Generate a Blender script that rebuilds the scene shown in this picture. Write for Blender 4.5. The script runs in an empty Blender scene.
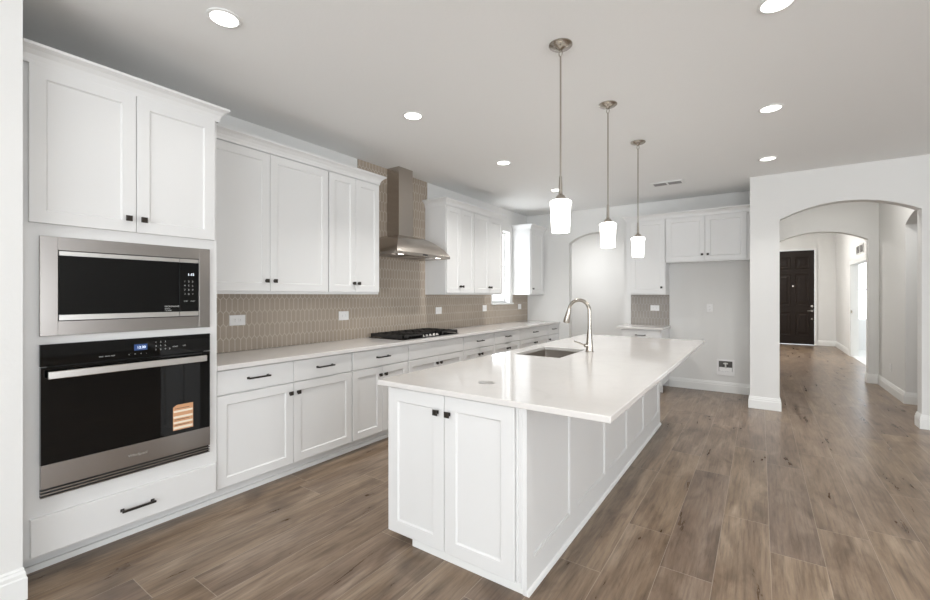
import bpy, bmesh, math, random
from mathutils import Vector, Matrix
random.seed(7)
SC = bpy.context.scene
COL = SC.collection
PI = math.pi

# ------------------------------------------------------------------ camera, world, light, exposure
cd = bpy.data.cameras.new('camera'); cam = bpy.data.objects.new('camera', cd); COL.objects.link(cam)
cam.location = (0, 0, 1.40)
cam.rotation_euler = (PI/2, 0, math.atan(295/428.))
cd.sensor_width = 36; cd.lens = 428/930*36; cd.shift_y = -4.5/930; cd.clip_start = .02
SC.camera = cam
SC.view_settings.view_transform = 'Standard'; SC.view_settings.look = 'None'
SC.view_settings.gamma = 1; SC.view_settings.use_curve_mapping = False
SC.view_settings.exposure = 0.25
wd = bpy.data.worlds.new('daylight'); SC.world = wd; wd.use_nodes = True
wd.node_tree.nodes['Background'].inputs[0].default_value = (.86, .93, 1, 1)
wd.node_tree.nodes['Background'].inputs[1].default_value = 2.5

def area(name, loc, rot, sx, sy, power, col=(1, 1, 1), shape='RECTANGLE', spread=PI):
    l = bpy.data.lights.new(name, 'AREA'); l.shape = shape; l.size = sx; l.size_y = sy
    l.energy = power; l.color = col; l.spread = spread
    o = bpy.data.objects.new(name, l); o.location = loc; o.rotation_euler = rot; COL.objects.link(o); return o
DAY = (.90, .95, 1)
# daylight coming in through the living-room windows behind and to the right of the camera
area('daylight_rear', (.8, -4.42, 1.45), (PI/2, 0, 0), 5.2, 2.3, 42, DAY)
area('daylight_right', (7.42, -.6, 1.2), (PI/2, 0, PI/2), 5.4, 1.9, 92, DAY)
# added upward-tilted fill lights at the same windows, to brighten the ceiling
area('ceiling_fill_rear', (.8, -4.40, .9), (PI/2+math.radians(62), 0, 0), 5.2, 1.2, 176, (.96, .98, 1))
area('ceiling_fill_right', (7.40, -.6, .9), (PI/2+math.radians(62), 0, PI/2), 5.4, 1.2, 112, (.96, .98, 1))
# daylight through the small kitchen window and the study window beyond the foyer
area('daylight_kitchen_window', (-3.74, 6.275, 1.9), (PI/2, 0, -PI/2), .56, 1.2, 10, DAY)
area('daylight_study', (5.3, 12.6, 1.5), (PI/2, 0, PI/2), 3.2, 2.0, 60, DAY)

# ------------------------------------------------------------------ materials
def nt(m): return m.node_tree.nodes, m.node_tree.links
def mat(name, col, rough=.5, metal=0, spec=.5, emit=None, es=0, coat=0):
    m = bpy.data.materials.new(name); m.use_nodes = True
    b = m.node_tree.nodes['Principled BSDF']
    b.inputs['Base Color'].default_value = (*col, 1); b.inputs['Roughness'].default_value = rough
    b.inputs['Metallic'].default_value = metal; b.inputs['Specular IOR Level'].default_value = spec
    b.inputs['Coat Weight'].default_value = coat
    if emit: b.inputs['Emission Color'].default_value = (*emit, 1); b.inputs['Emission Strength'].default_value = es
    return m
def mth(m, op, a, b=None, c=None):
    n, l = nt(m); x = n.new('ShaderNodeMath'); x.operation = op
    for i, v in enumerate((a, b, c)):
        if v is None: continue
        if isinstance(v, (int, float)): x.inputs[i].default_value = v
        else: l.new(v, x.inputs[i])
    return x.outputs[0]
def mixc(m, f, a, b, blend='MIX'):
    n, l = nt(m); x = n.new('ShaderNodeMix'); x.data_type = 'RGBA'; x.blend_type = blend
    for i, v in ((0, f), (6, a), (7, b)):
        if isinstance(v, (int, float)): x.inputs[i].default_value = v
        elif isinstance(v, tuple): x.inputs[i].default_value = (*v, 1)
        else: l.new(v, x.inputs[i])
    return x.outputs[2]
def noise(m, vec, scale, detail=4, rough=.5, dist=0):
    n, l = nt(m); x = n.new('ShaderNodeTexNoise'); x.inputs['Scale'].default_value = scale
    x.inputs['Detail'].default_value = detail; x.inputs['Roughness'].default_value = rough
    x.inputs['Distortion'].default_value = dist
    if vec is not None: l.new(vec, x.inputs['Vector'])
    return x.outputs['Fac']
def geopos(m):
    n, l = nt(m); g = n.new('ShaderNodeNewGeometry'); s = n.new('ShaderNodeSeparateXYZ'); l.new(g.outputs['Position'], s.inputs[0])
    return g.outputs['Position'], s.outputs
def comb(m, x, y, z):
    n, l = nt(m); c = n.new('ShaderNodeCombineXYZ')
    for i, v in enumerate((x, y, z)):
        if isinstance(v, (int, float)): c.inputs[i].default_value = v
        else: l.new(v, c.inputs[i])
    return c.outputs[0]
def bump(m, h, strength, dist):
    n, l = nt(m); b = n.new('ShaderNodeBump'); b.inputs['Strength'].default_value = strength; b.inputs['Distance'].default_value = dist
    l.new(h, b.inputs['Height']); l.new(b.outputs[0], n['Principled BSDF'].inputs['Normal'])
def ramp(m, f, stops):
    n, l = nt(m); r = n.new('ShaderNodeValToRGB'); l.new(f, r.inputs[0])
    e = r.color_ramp.elements
    while len(e) < len(stops): e.new(.5)
    for i, (p, c) in enumerate(stops): e[i].position = p; e[i].color = (*c, 1)
    return r.outputs[0]

M = {}
M['cab'] = mat('white_cabinet_paint', (.735, .730, .718), .33)
M['trim'] = mat('white_trim_paint', (.82, .82, .80), .35)
def wallmat(name, col):
    m = mat(name, col, .85, spec=.3); p, s = geopos(m)
    bump(m, noise(m, p, 55, 3), .12, .004); return m
M['wall'] = wallmat('warm_white_wall_paint', (.755, .748, .728))
M['ceil'] = wallmat('ceiling_paint', (.875, .875, .862))
M['steel'] = mat('brushed_stainless', (.37, .345, .325), .27, 1)
M['hoodsteel'] = mat('hood_stainless', (.50, .455, .41), .27, 1)
M['sinksteel'] = mat('sink_stainless', (.46, .42, .38), .32, 1)
M['handle_steel'] = mat('polished_steel_handle', (.62, .60, .57), .3, 1)
M['nickel'] = mat('brushed_nickel', (.44, .405, .36), .24, 1)
M['bronze'] = mat('dark_bronze_hardware', (.045, .038, .032), .35, .7)
M['blackglass'] = mat('black_glass', (.003, .003, .003), .035, 0, .33)
M['blackplastic'] = mat('black_plastic', (.02, .02, .02), .4)
M['iron'] = mat('black_cast_iron', (.015, .014, .013), .5)
M['digit'] = mat('display_digits', (.8, .85, .9), .5, emit=(.8, .9, 1), es=.9)
M['blue'] = mat('display_blue', (.02, .05, .15), .3, emit=(.02, .07, .25), es=.3)
M['print'] = mat('light_print', (.55, .55, .53), .5)
M['sticker'] = mat('sticker_orange', (.62, .33, .17), .6)
M['stickerw'] = mat('sticker_cream', (.86, .76, .62), .6)
M['plate'] = mat('white_plastic_plate', (.84, .83, .82), .35)
M['slot'] = mat('outlet_slot_dark', (.08, .08, .08), .6)
M['ventdark'] = mat('grille_shadow_gap', (.10, .095, .09), .8)
M['shade'] = mat('opal_glass_shade', (.95, .93, .9), .25, emit=(1, .965, .91), es=4)
M['lamp'] = mat('downlight_lens', (.95, .95, .95), .3, emit=(1, .97, .92), es=4)
M['darkdoor'] = mat('dark_brown_door_paint', (.014, .008, .005), .5, 0, .25)
M['valve'] = mat('grey_slat_paint', (.34, .33, .32), .5)
M['covergrey'] = mat('satin_cover', (.42, .40, .385), .35, .3)
M['carpet'] = mat('pale_study_carpet', (.72, .72, .70), .95)
M['ground'] = mat('outdoor_paving', (.5, .5, .48), .8)
# quartz
m = mat('white_quartz', (.8, .79, .77), .09, 0, .5); p, s = geopos(m)
c = ramp(m, noise(m, p, 5, 8, .65, 1.2), [(.0, (.60, .57, .54)), (.40, (.70, .675, .65)), (.6, (.715, .69, .665)), (1, (.75, .73, .705))])
nt(m)[1].new(c, nt(m)[0]['Principled BSDF'].inputs['Base Color']); M['quartz'] = m
# window glass
m = bpy.data.materials.new('clear_window_glass'); m.use_nodes = True; n, l = nt(m); n.clear()
o = n.new('ShaderNodeOutputMaterial'); mx = n.new('ShaderNodeMixShader'); t = n.new('ShaderNodeBsdfTransparent'); g = n.new('ShaderNodeBsdfGlossy')
g.inputs['Roughness'].default_value = .02; mx.inputs[0].default_value = .06
l.new(t.outputs[0], mx.inputs[1]); l.new(g.outputs[0], mx.inputs[2]); l.new(mx.outputs[0], o.inputs[0]); M['glass'] = m
# plank floor: planks run along Y, .236 wide, 1.5 long
m = mat('oak_look_plank_floor', (.3, .22, .17), .36, 0, .45); p, s = geopos(m)
W, L = .236, 1.5
xr = mth(m, 'DIVIDE', mth(m, 'SUBTRACT', s[0], .045), W); row = mth(m, 'FLOOR', xr); fx = mth(m, 'FRACT', xr)
n, l = nt(m)
wn = n.new('ShaderNodeTexWhiteNoise'); wn.noise_dimensions = '1D'; l.new(row, wn.inputs['W'])
yr = mth(m, 'ADD', mth(m, 'DIVIDE', s[1], L), mth(m, 'MULTIPLY', wn.outputs['Value'], 5.3)); colm = mth(m, 'FLOOR', yr); fy = mth(m, 'FRACT', yr)
wn2 = n.new('ShaderNodeTexWhiteNoise'); wn2.noise_dimensions = '2D'; l.new(comb(m, row, colm, 0), wn2.inputs['Vector'])
rnd = wn2.outputs['Value']
vec = comb(m, mth(m, 'ADD', s[0], mth(m, 'MULTIPLY', rnd, 31)), mth(m, 'ADD', mth(m, 'MULTIPLY', s[1], .16), mth(m, 'MULTIPLY', rnd, 17)), mth(m, 'MULTIPLY', rnd, 9))
n1 = noise(m, vec, 11, 6, .62, .5)
vec2 = comb(m, mth(m, 'ADD', s[0], mth(m, 'MULTIPLY', rnd, 13)), mth(m, 'MULTIPLY', s[1], .05), 0)
n2 = noise(m, vec2, 62, 5, .65, .25)
vec3 = comb(m, mth(m, 'ADD', s[0], mth(m, 'MULTIPLY', rnd, 5)), mth(m, 'MULTIPLY', s[1], .45), 0)
n3 = noise(m, vec3, 4.5, 3, .55, .8)
base = ramp(m, n1, [(.25, (.125, .082, .054)), (.43, (.235, .170, .120)), (.56, (.305, .230, .168)), (.75, (.42, .335, .26))])
fine = ramp(m, n2, [(.30, (.58, .56, .55)), (.48, (1, 1, 1)), (.70, (1.25, 1.24, 1.22))])
base = mixc(m, .85, base, fine, 'MULTIPLY')
dark = ramp(m, n3, [(.30, (.52, .49, .47)), (.46, (.95, .95, .95)), (1, (1.03, 1.03, 1.03))])
base = mixc(m, .8, base, dark, 'MULTIPLY')
tint = ramp(m, rnd, [(0, (.88, .87, .90)), (.35, (.98, .97, .98)), (.7, (1.04, 1.02, .97)), (1, (1.10, 1.08, 1.04))])
base = mixc(m, 1, base, tint, 'MULTIPLY'); base = mixc(m, 1, base, (.80, .785, .77), 'MULTIPLY')
# small knots
vo = n.new('ShaderNodeTexVoronoi'); vo.inputs['Scale'].default_value = 1.9
l.new(comb(m, mth(m, 'ADD', s[0], mth(m, 'MULTIPLY', rnd, 3)), mth(m, 'MULTIPLY', s[1], .55), 0), vo.inputs['Vector'])
kn = mth(m, 'LESS_THAN', mth(m, 'ADD', vo.outputs['Distance'], mth(m, 'MULTIPLY', n1, .03)), .036)
base = mixc(m, mth(m, 'MULTIPLY', kn, .42), base, (.04, .03, .025))
ex = mth(m, 'MINIMUM', fx, mth(m, 'SUBTRACT', 1, fx)); ey = mth(m, 'MINIMUM', fy, mth(m, 'SUBTRACT', 1, fy))
seam = mth(m, 'MAXIMUM', mth(m, 'LESS_THAN', ex, .006), mth(m, 'LESS_THAN', ey, .0012))
base = mixc(m, mth(m, 'MULTIPLY', seam, .30), base, (.62, .55, .47))
l.new(base, n['Principled BSDF'].inputs['Base Color'])
l.new(mth(m, 'ADD', .22, mth(m, 'MULTIPLY', n1, .16)), n['Principled BSDF'].inputs['Roughness'])
bump(m, mth(m, 'SUBTRACT', mth(m, 'MULTIPLY', n1, .4), seam), .12, .002)
M['floor'] = m
# picket tile: long pointed hexagons standing upright; u along wall, z up
def tile(name, ax, dim, grout):
    m = mat(name, dim, .14, 0, .5); p, s = geopos(m); u = s[ax]; z = s[2]
    a, pt, pitch = .0235, .026, .110          # half width, point height, row pitch
    b = (pitch-pt)/2
    def cell(ou, oz):
        x = mth(m, 'ABSOLUTE', mth(m, 'SUBTRACT', mth(m, 'FLOORED_MODULO', mth(m, 'ADD', u, ou+10*2*a), 2*a), a))
        y = mth(m, 'ABSOLUTE', mth(m, 'SUBTRACT', mth(m, 'FLOORED_MODULO', mth(m, 'ADD', z, oz), 2*pitch), pitch))
        # signed distances to the side and to the sloped cap
        d1 = mth(m, 'SUBTRACT', a, x)
        d2 = mth(m, 'MULTIPLY', mth(m, 'SUBTRACT', b+pt, mth(m, 'ADD', y, mth(m, 'MULTIPLY', x, pt/a))), .68)
        return mth(m, 'MINIMUM', d1, d2)
    d = mth(m, 'MAXIMUM', cell(0, 0), cell(a, pitch))
    n, l = nt(m)
    mr = n.new('ShaderNodeMapRange'); l.new(d, mr.inputs[0]); mr.inputs[1].default_value = .0008; mr.inputs[2].default_value = .0032
    n1 = noise(m, p, 9, 3)
    c = mixc(m, mr.outputs[0], grout, mixc(m, n1, tuple(v*.86 for v in dim), tuple(v*1.12 for v in dim)))
    l.new(c, n['Principled BSDF'].inputs['Base Color'])
    l.new(mth(m, 'SUBTRACT', .6, mth(m, 'MULTIPLY', mr.outputs[0], .42)), n['Principled BSDF'].inputs['Roughness'])
    bump(m, mr.outputs[0], .5, .002)
    return m
M['tile'] = tile('greige_picket_tile', 1, (.375, .315, .255), (.58, .51, .43))
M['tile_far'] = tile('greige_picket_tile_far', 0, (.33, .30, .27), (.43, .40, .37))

# ------------------------------------------------------------------ mesh helpers
def wloc(o):
    v = Vector((0, 0, 0))
    while o is not None: v = v+Vector(o.location); o = o.parent
    return v
def obj(name, bm, m, parent=None, smooth=False, bevel=0, origin=None, kind=None, label=None):
    """link bm (world coordinates) as one mesh object"""
    bmesh.ops.recalc_face_normals(bm, faces=bm.faces)
    base = wloc(parent) if parent else Vector(origin or (0, 0, 0))
    for v in bm.verts: v.co -= base
    me = bpy.data.meshes.new(name); bm.to_mesh(me); bm.free()
    for mm in (m if isinstance(m, (list, tuple)) else [m]): me.materials.append(M[mm])
    if smooth:
        for p in me.polygons: p.use_smooth = True
        me.set_sharp_from_angle(angle=math.radians(35))
    o = bpy.data.objects.new(name, me); COL.objects.link(o)
    if parent: o.parent = parent
    elif origin: o.location = origin
    if bevel:
        bv = o.modifiers.new('bevel', 'BEVEL'); bv.width = bevel; bv.segments = 2; bv.limit_method = 'ANGLE'
    if kind: o['kind'] = kind
    if label: o['label'] = label
    return o
def tag(o, label, cat, group=None):
    o['label'] = label; o['category'] = cat
    if group: o['group'] = group
    return o
def thing(name, label, cat, loc, group=None):
    o = bpy.data.objects.new(name, None); o.empty_display_size = .05; COL.objects.link(o); o.location = loc
    return tag(o, label, cat, group)
def struct(name, bm, m, **k): return obj(name, bm, m, kind='structure', **k)
def B(): return bmesh.new()
def box(bm, x0, x1, y0, y1, z0, z1, mi=0):
    vs = [bm.verts.new((x, y, z)) for x in (x0, x1) for y in (y0, y1) for z in (z0, z1)]
    for f in ((0, 1, 3, 2), (4, 6, 7, 5), (0, 4, 5, 1), (2, 3, 7, 6), (0, 2, 6, 4), (1, 5, 7, 3)):
        fc = bm.faces.new([vs[i] for i in f]); fc.material_index = mi
    return bm
def bx(*a): return box(B(), *a)
# face frames: u across, w up, d outward
def FX(x): return lambda u, w, d: (x+d, u, w)
def FN(x): return lambda u, w, d: (x-d, u, w)
def FY(y): return lambda u, w, d: (u, y-d, w)
def fbox(bm, F, u0, u1, w0, w1, d0, d1, mi=0):
    a = F(u0, w0, d0); b = F(u1, w1, d1)
    return box(bm, min(a[0], b[0]), max(a[0], b[0]), min(a[1], b[1]), max(a[1], b[1]), min(a[2], b[2]), max(a[2], b[2]), mi)
def rings(bm, F, u0, u1, w0, w1, prof):
    prev = None
    for i, (ins, d) in enumerate(prof):
        r = [bm.verts.new(F(*q)) for q in ((u0+ins, w0+ins, d), (u1-ins, w0+ins, d), (u1-ins, w1-ins, d), (u0+ins, w1-ins, d))]
        if prev:
            for k in range(4): bm.faces.new((prev[k], prev[(k+1) % 4], r[(k+1) % 4], r[k]))
        else: bm.faces.new(r)
        prev = r
    bm.faces.new(prev); return bm
T = .020
def shaker(F, u0, u1, w0, w1, rail=.062):
    g = .0016
    return rings(B(), F, u0+g, u1-g, w0+g, w1-g, [(0, 0), (0, T-.002), (.002, T), (rail, T), (rail+.004, T-.006), (rail+.008, T-.009)])
def slab(F, u0, u1, w0, w1):
    g = .0016
    return rings(B(), F, u0+g, u1-g, w0+g, w1-g, [(0, 0), (0, T-.003), (.003, T)])
def lathe(bm, cx, cy, prof, seg=32, ring=False):
    rows = []
    for r, z in prof:
        row = []
        for k in range(seg):
            a = 2*PI*k/seg; c, s_ = r*math.cos(a), r*math.sin(a)
            row.append(bm.verts.new((cx+c, cy+s_, z)))
        rows.append(row)
    for a, b in zip(rows, rows[1:]):
        for k in range(seg): bm.faces.new((a[k], a[(k+1) % seg], b[(k+1) % seg], b[k]))
    if ring:
        for k in range(seg): bm.faces.new((rows[-1][k], rows[-1][(k+1) % seg], rows[0][(k+1) % seg], rows[0][k]))
    if prof[0][0] > 0 and not ring: bm.faces.new(rows[0])
    if prof[-1][0] > 0 and not ring: bm.faces.new(rows[-1])
    bmesh.ops.remove_doubles(bm, verts=bm.verts, dist=1e-6)
    return bm
def rod(bm, p0, p1, r0, r1=None, seg=12, mi=0):
    """tapered round bar between two points"""
    r1 = r0 if r1 is None else r1
    p0, p1 = Vector(p0), Vector(p1); d = (p1-p0).normalized()
    q = d.to_track_quat('Z', 'Y'); rr = []
    for p, r in ((p0, r0), (p1, r1)):
        rr.append([bm.verts.new(p+q @ Vector((r*math.cos(2*PI*k/seg), r*math.sin(2*PI*k/seg), 0))) for k in range(seg)])
    for k in range(seg): bm.faces.new((rr[0][k], rr[0][(k+1) % seg], rr[1][(k+1) % seg], rr[1][k])).material_index = mi
    bm.faces.new(rr[0]).material_index = mi; bm.faces.new(rr[1]).material_index = mi
    return bm
def tube(bm, pts, rad, seg=14):
    """tube through points; rad a number or list"""
    pts = [Vector(p) for p in pts]; rows = []
    for i, p in enumerate(pts):
        d = (pts[min(i+1, len(pts)-1)]-pts[max(i-1, 0)]).normalized()
        side = Vector((0, 1, 0)) if abs(d.y) < .9 else Vector((1, 0, 0))
        u = d.cross(side).normalized(); v = d.cross(u).normalized()
        r = rad[i] if isinstance(rad, (list, tuple)) else rad
        rows.append([bm.verts.new(p+u*r*math.cos(2*PI*k/seg)+v*r*math.sin(2*PI*k/seg)) for k in range(seg)])
    for a, b in zip(rows, rows[1:]):
        for k in range(seg): bm.faces.new((a[k], a[(k+1) % seg], b[(k+1) % seg], b[k]))
    bm.faces.new(rows[0]); bm.faces.new(rows[-1]); return bm
def sweep(bm, path, prof, right=True):
    """sweep profile [(out, z)] along a horizontal path; out is measured to the right (or left) of travel, corners mitred"""
    P = [Vector(p) for p in path]; rows = []
    def nrm(a, b):
        d = (b-a).normalized(); return Vector((d.y, -d.x)) if right else Vector((-d.y, d.x))
    for i, p in enumerate(P):
        if i == 0: o = nrm(P[0], P[1])
        elif i == len(P)-1: o = nrm(P[-2], P[-1])
        else:
            a, b = nrm(P[i-1], p), nrm(p, P[i+1]); o = (a+b)/(1+a.dot(b))
        rows.append([bm.verts.new((p.x+o.x*q, p.y+o.y*q, z)) for q, z in prof])
    k = len(prof)
    for a, b in zip(rows, rows[1:]):
        for i in range(k): bm.faces.new((a[i], a[(i+1) % k], b[(i+1) % k], b[i]))
    bm.faces.new(rows[0]); bm.faces.new(rows[-1]); return bm
def prism(bm, pts, f, d0, d1):
    """closed outline pts (a,b) extruded between d0 and d1; f maps (a,b,d) to world"""
    A = [bm.verts.new(f(a, b, d0)) for a, b in pts]; Bv = [bm.verts.new(f(a, b, d1)) for a, b in pts]
    bm.faces.new(A); bm.faces.new(Bv); n = len(pts)
    for i in range(n): bm.faces.new((A[i], A[(i+1) % n], Bv[(i+1) % n], Bv[i]))
    return bm
def arch_pts(a0, a1, spring, rise, seg=28):
    """points of a segmental arch from (a0, spring) to (a1, spring)"""
    hw = (a1-a0)/2; R = (hw*hw+rise*rise)/(2*rise); cx = (a0+a1)/2; cz = spring+rise-R; th = math.asin(hw/R)
    return [(cx+R*math.sin(-th+2*th*i/seg), cz+R*math.cos(-th+2*th*i/seg)) for i in range(seg+1)]
def text(name, s, size, F, u, w, d, m, parent, right=True):
    """real lettering on the face F, left end at u, baseline at w"""
    c = bpy.data.curves.new(name, 'FONT'); c.body = s; c.size = size; c.extrude = .0002
    t = bpy.data.objects.new(name, c); COL.objects.link(t)
    dg = bpy.context.evaluated_depsgraph_get(); dg.update()
    me = bpy.data.meshes.new_from_object(t.evaluated_get(dg)); bpy.data.objects.remove(t)
    base = wloc(parent)
    for v in me.vertices: v.co = Vector(F(u+v.co.x, w+v.co.y, d+v.co.z))-base
    me.materials.clear(); me.materials.append(M[m])
    o = bpy.data.objects.new(name, me); COL.objects.link(o); o.parent = parent; return o

# ------------------------------------------------------------------ the room
XL, YF, H = -3.58, 7.24, 2.875     # left wall, far wall, ceiling
YA = 6.43                           # wall with the big arch
struct('floor', bx(-5, 8, -5, 17, -.05, 0), 'floor')
struct('ground', bx(-14, -5.2, -2, 14, -.2, -.15), 'ground')
struct('ceiling', box(bx(XL-.15, 7.6, -4.6, YA, H, H+.1), XL-.15, .1, YA, YF+.13, H, H+.1), 'ceil')
# left wall with window opening Y 5.98-6.57, z 1.27-2.50
WY0, WY1, WZ0, WZ1 = 5.98, 6.57, 1.275, 2.50
b = B(); X0 = XL-.15
box(b, X0, XL, -4.6, WY0, 0, H); box(b, X0, XL, WY1, 10.4, 0, H)
box(b, X0, XL, WY0, WY1, 0, WZ0); box(b, X0, XL, WY0, WY1, WZ1, H)
struct('wall_left', b, 'wall')
# stub wall beside the tall oven cabinet
struct('wall_stub', bx(XL, -2.80, -4.5, .468, 0, H), 'wall')
# far wall with arched opening to the pantry passage
f = lambda a, z, d: (a, d, z)
AX0, AX1 = -2.767, -1.832
pts = [(XL, 0), (AX0, 0)]+arch_pts(AX0, AX1, 2.315, .16)+[(AX1, 0), (.03, 0), (.03, H), (XL, H)]
struct('wall_far', prism(B(), pts, f, YF, YF+.13), 'wall')
b = bx(XL, -1.08, 9.25, 9.37, 0, H); box(b, -1.2, -1.08, YF+.13, 9.25, 0, H)
struct('wall_passage', b, 'wall')
struct('ceiling_passage', bx(XL-.15, -1.08, YF+.13, 9.37, H, H+.1), 'ceil')
# wall with the big arch, and the right side of the refrigerator niche
HC = 3.5
pts = [(-.103, 0), (.195, 0)]+arch_pts(.195, 1.40, 2.315, .16)+[(1.40, 0), (7.5, 0), (7.5, H), (-.103, H)]
struct('wall_arch', prism(B(), pts, f, YA, YA+.15), 'wall')
struct('wall_niche', bx(-.103, .03, YA+.15, 9.3, 0, H), 'wall')
b = bx(-.103, 1.70, YA+.10, YA+.15, H, HC); box(b, -.103, .03, YA+.15, 9.3, H, HC)
struct('wall_corridor_upper', b, 'wall')
# corridor right side wall with an arched side opening, then plain to the second arch
fs = lambda a, z, d: (d, a, z)
pts = [(YA+.15, 2.30)]+arch_pts(6.60, 7.80, 2.32, .13)[1:]+[(7.80, 0), (9.30, 0), (9.30, HC), (YA+.15, HC)]
struct('wall_corridor_right', prism(B(), pts, fs, 1.55, 1.70), 'wall')
pts = [(-1.05, 0), (.20, 0)]+arch_pts(.20, 1.425, 2.305, .165)+[(1.425, 0), (5.0, 0), (5.0, HC), (-1.05, HC)]
struct('wall_second_arch', prism(B(), pts, f, 9.30, 9.45), 'wall')
struct('ceiling_corridor', bx(-.103, 5.0, YA+.15, 9.45, HC, HC+.1), 'ceil')
struct('wall_side_room', bx(4.9, 5.0, YA+.15, 9.3, 0, HC), 'wall')
# foyer
b = B(); XR = 1.72
box(b, XR, XR+.13, 13.13, 15.5, 0, HC); box(b, XR, XR+.13, 9.45, 11.25, 0, HC); box(b, XR, XR+.13, 11.25, 13.13, 2.10, HC)
struct('wall_foyer_right', b, 'wall')
b = B(); box(b, -.95, .285, 15.5, 15.65, 0, HC); box(b, 1.275, XR+.13, 15.5, 15.65, 0, HC); box(b, .285, 1.275, 15.5, 15.65, 2.69, HC)
struct('wall_foyer_far', b, 'wall')
struct('wall_foyer_left', bx(-1.05, -.95, 9.45, 15.65, 0, HC), 'wall')
struct('ceiling_foyer', bx(-1.05, XR+.13, 9.45, 15.65, HC, HC+.1), 'ceil')
# study seen through the foyer doorway (large window in its far side)
b = B(); box(b, XR+.13, 5.5, 10.4, 10.5, 0, HC); box(b, XR+.13, 2.02, 14.8, 14.9, 0, HC); box(b, 3.3, 5.5, 14.8, 14.9, 0, HC); box(b, 2.02, 3.3, 14.8, 14.9, 0, .75); box(b, 2.02, 3.3, 14.8, 14.9, 2.35, HC)
box(b, 5.4, 5.5, 10.5, 14.8, 0, .5); box(b, 5.4, 5.5, 10.5, 14.8, 2.5, HC); box(b, 5.4, 5.5, 10.5, 11.0, .5, 2.5); box(b, 5.4, 5.5, 14.2, 14.8, .5, 2.5)
struct('wall_study', b, 'wall')
struct('ceiling_study', bx(XR+.13, 5.5, 10.4, 14.9, HC, HC+.1), 'ceil')
# walls behind and to the right of the camera, with the living-room windows
b = B(); box(b, -2.8, 7.5, -4.6, -4.5, 0, .25); box(b, -2.8, 7.5, -4.6, -4.5, 2.65, H); box(b, -2.8, -1.85, -4.6, -4.5, .25, 2.65); box(b, 3.45, 7.5, -4.6, -4.5, .25, 2.65)
struct('wall_back', b, 'wall')
b = B(); box(b, 7.5, 7.6, -4.6, YA, 0, .25); box(b, 7.5, 7.6, -4.6, YA, 2.65, H); box(b, 7.5, 7.6, -4.6, -3.35, .25, 2.65); box(b, 7.5, 7.6, 2.15, YA+.15, .25, 2.65)
struct('wall_right', b, 'wall')

# baseboards
BP = [(0, 0), (.018, 0), (.018, .100), (.014, .106), (.014, .122), (.009, .134), (.009, .140), (.005, .148), (0, .148)]
def baseboard(side, *paths, right=True):
    b = B()
    for p in paths: sweep(b, p, BP, right)
    return struct('baseboard_'+side, b, 'trim')
baseboard('stub', [(-2.80, -4.4), (-2.80, .463), (-2.915, .463)])
baseboard('far', [(-1.155, YF), (-.104, YF)])
baseboard('arch_pier', [(-.103, YF-.02), (-.103, YA), (.195, YA), (.195, YA+.15)], right=False) if False else baseboard('arch_pier', [(-.103, YF-.02), (-.103, YA), (.195, YA), (.195, YA+.15), (.03, YA+.15)])
baseboard('arch_right', [(1.70, YA+.15), (1.40, YA+.15), (1.40, YA), (7.4, YA)])
baseboard('corridor_right', [(1.425, 9.45), (1.425, 9.30), (1.55, 9.30), (1.55, 7.80), (1.70, 7.80), (1.70, 9.25)])
baseboard('foyer', [(1.275+.04, 15.5), (XR, 15.5), (XR, 13.13+.08)])
baseboard('passage', [(-3.5, 9.25), (-1.25, 9.25)])

# small kitchen window
w = struct('window_1', bx(XL-.15, XL-.10, WY0, WY0+.035, WZ0, WZ1), 'trim')
b = bx(XL-.15, XL-.10, WY1-.035, WY1, WZ0, WZ1); box(b, XL-.15, XL-.10, WY0+.035, WY1-.035, WZ1-.035, WZ1); box(b, XL-.15, XL-.10, WY0+.035, WY1-.035, WZ0, WZ0+.045)
obj('window_frame', b, 'trim', w)
obj('sash_rail', bx(XL-.145, XL-.105, WY0+.035, WY1-.035, 1.885, 1.925), 'trim', w)
obj('pane', bx(XL-.130, XL-.124, WY0+.035, WY1-.035, WZ0+.045, WZ1-.035), 'glass', w)
obj('window_sill', bx(XL-.10, XL+.03, WY0-.05, WY1+.09, WZ0-.025, WZ0), 'trim', w, bevel=.003)

# front door (six panels) in its frame
d = struct('door_1', rings(B(), FY(15.53), .30, 1.26, .012, 2.68, [(0, 0), (0, .03)]), 'darkdoor')
for u0, u1 in ((.40, .73), (.83, 1.16)):
    for w0, w1 in ((.25, .93), (1.10, 2.02), (2.16, 2.50)):
        obj('door_panel', rings(B(), FY(15.50), u0, u1, w0, w1, [(0, 0), (0, .002), (.012, .012), (.03, .004), (.07, .004), (.10, .013)]), 'darkdoor', d)
b = B(); rod(b, (1.205, 15.50, 1.10), (1.205, 15.47, 1.10), .032, .028, 20); obj('deadbolt', b, 'nickel', d, True)
b = B(); rod(b, (1.205, 15.50, .965), (1.205, 15.475, .965), .030, .026, 20); rod(b, (1.205, 15.475, .965), (1.205, 15.44, .965), .012); rod(b, (1.215, 15.445, .965), (1.10, 15.445, .965), .011, .009)
obj('door_handle', b, 'nickel', d, True)
b = B(); rod(b, (1.205, 15.50, .74), (1.205, 15.485, .74), .016); obj('door_stop', b, 'nickel', d, True)
b = B(); rod(b, (.78, 15.50, 1.67), (.78, 15.49, 1.67), .022); obj('peephole', b, 'nickel', d, True)
b = bx(.25, .30, 15.46, 15.50, 0, 2.73); box(b, 1.262, 1.31, 15.46, 15.50, 0, 2.73); box(b, .30, 1.262, 15.46, 15.50, 2.69, 2.73)
struct('trim_1', b, 'trim')
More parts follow.
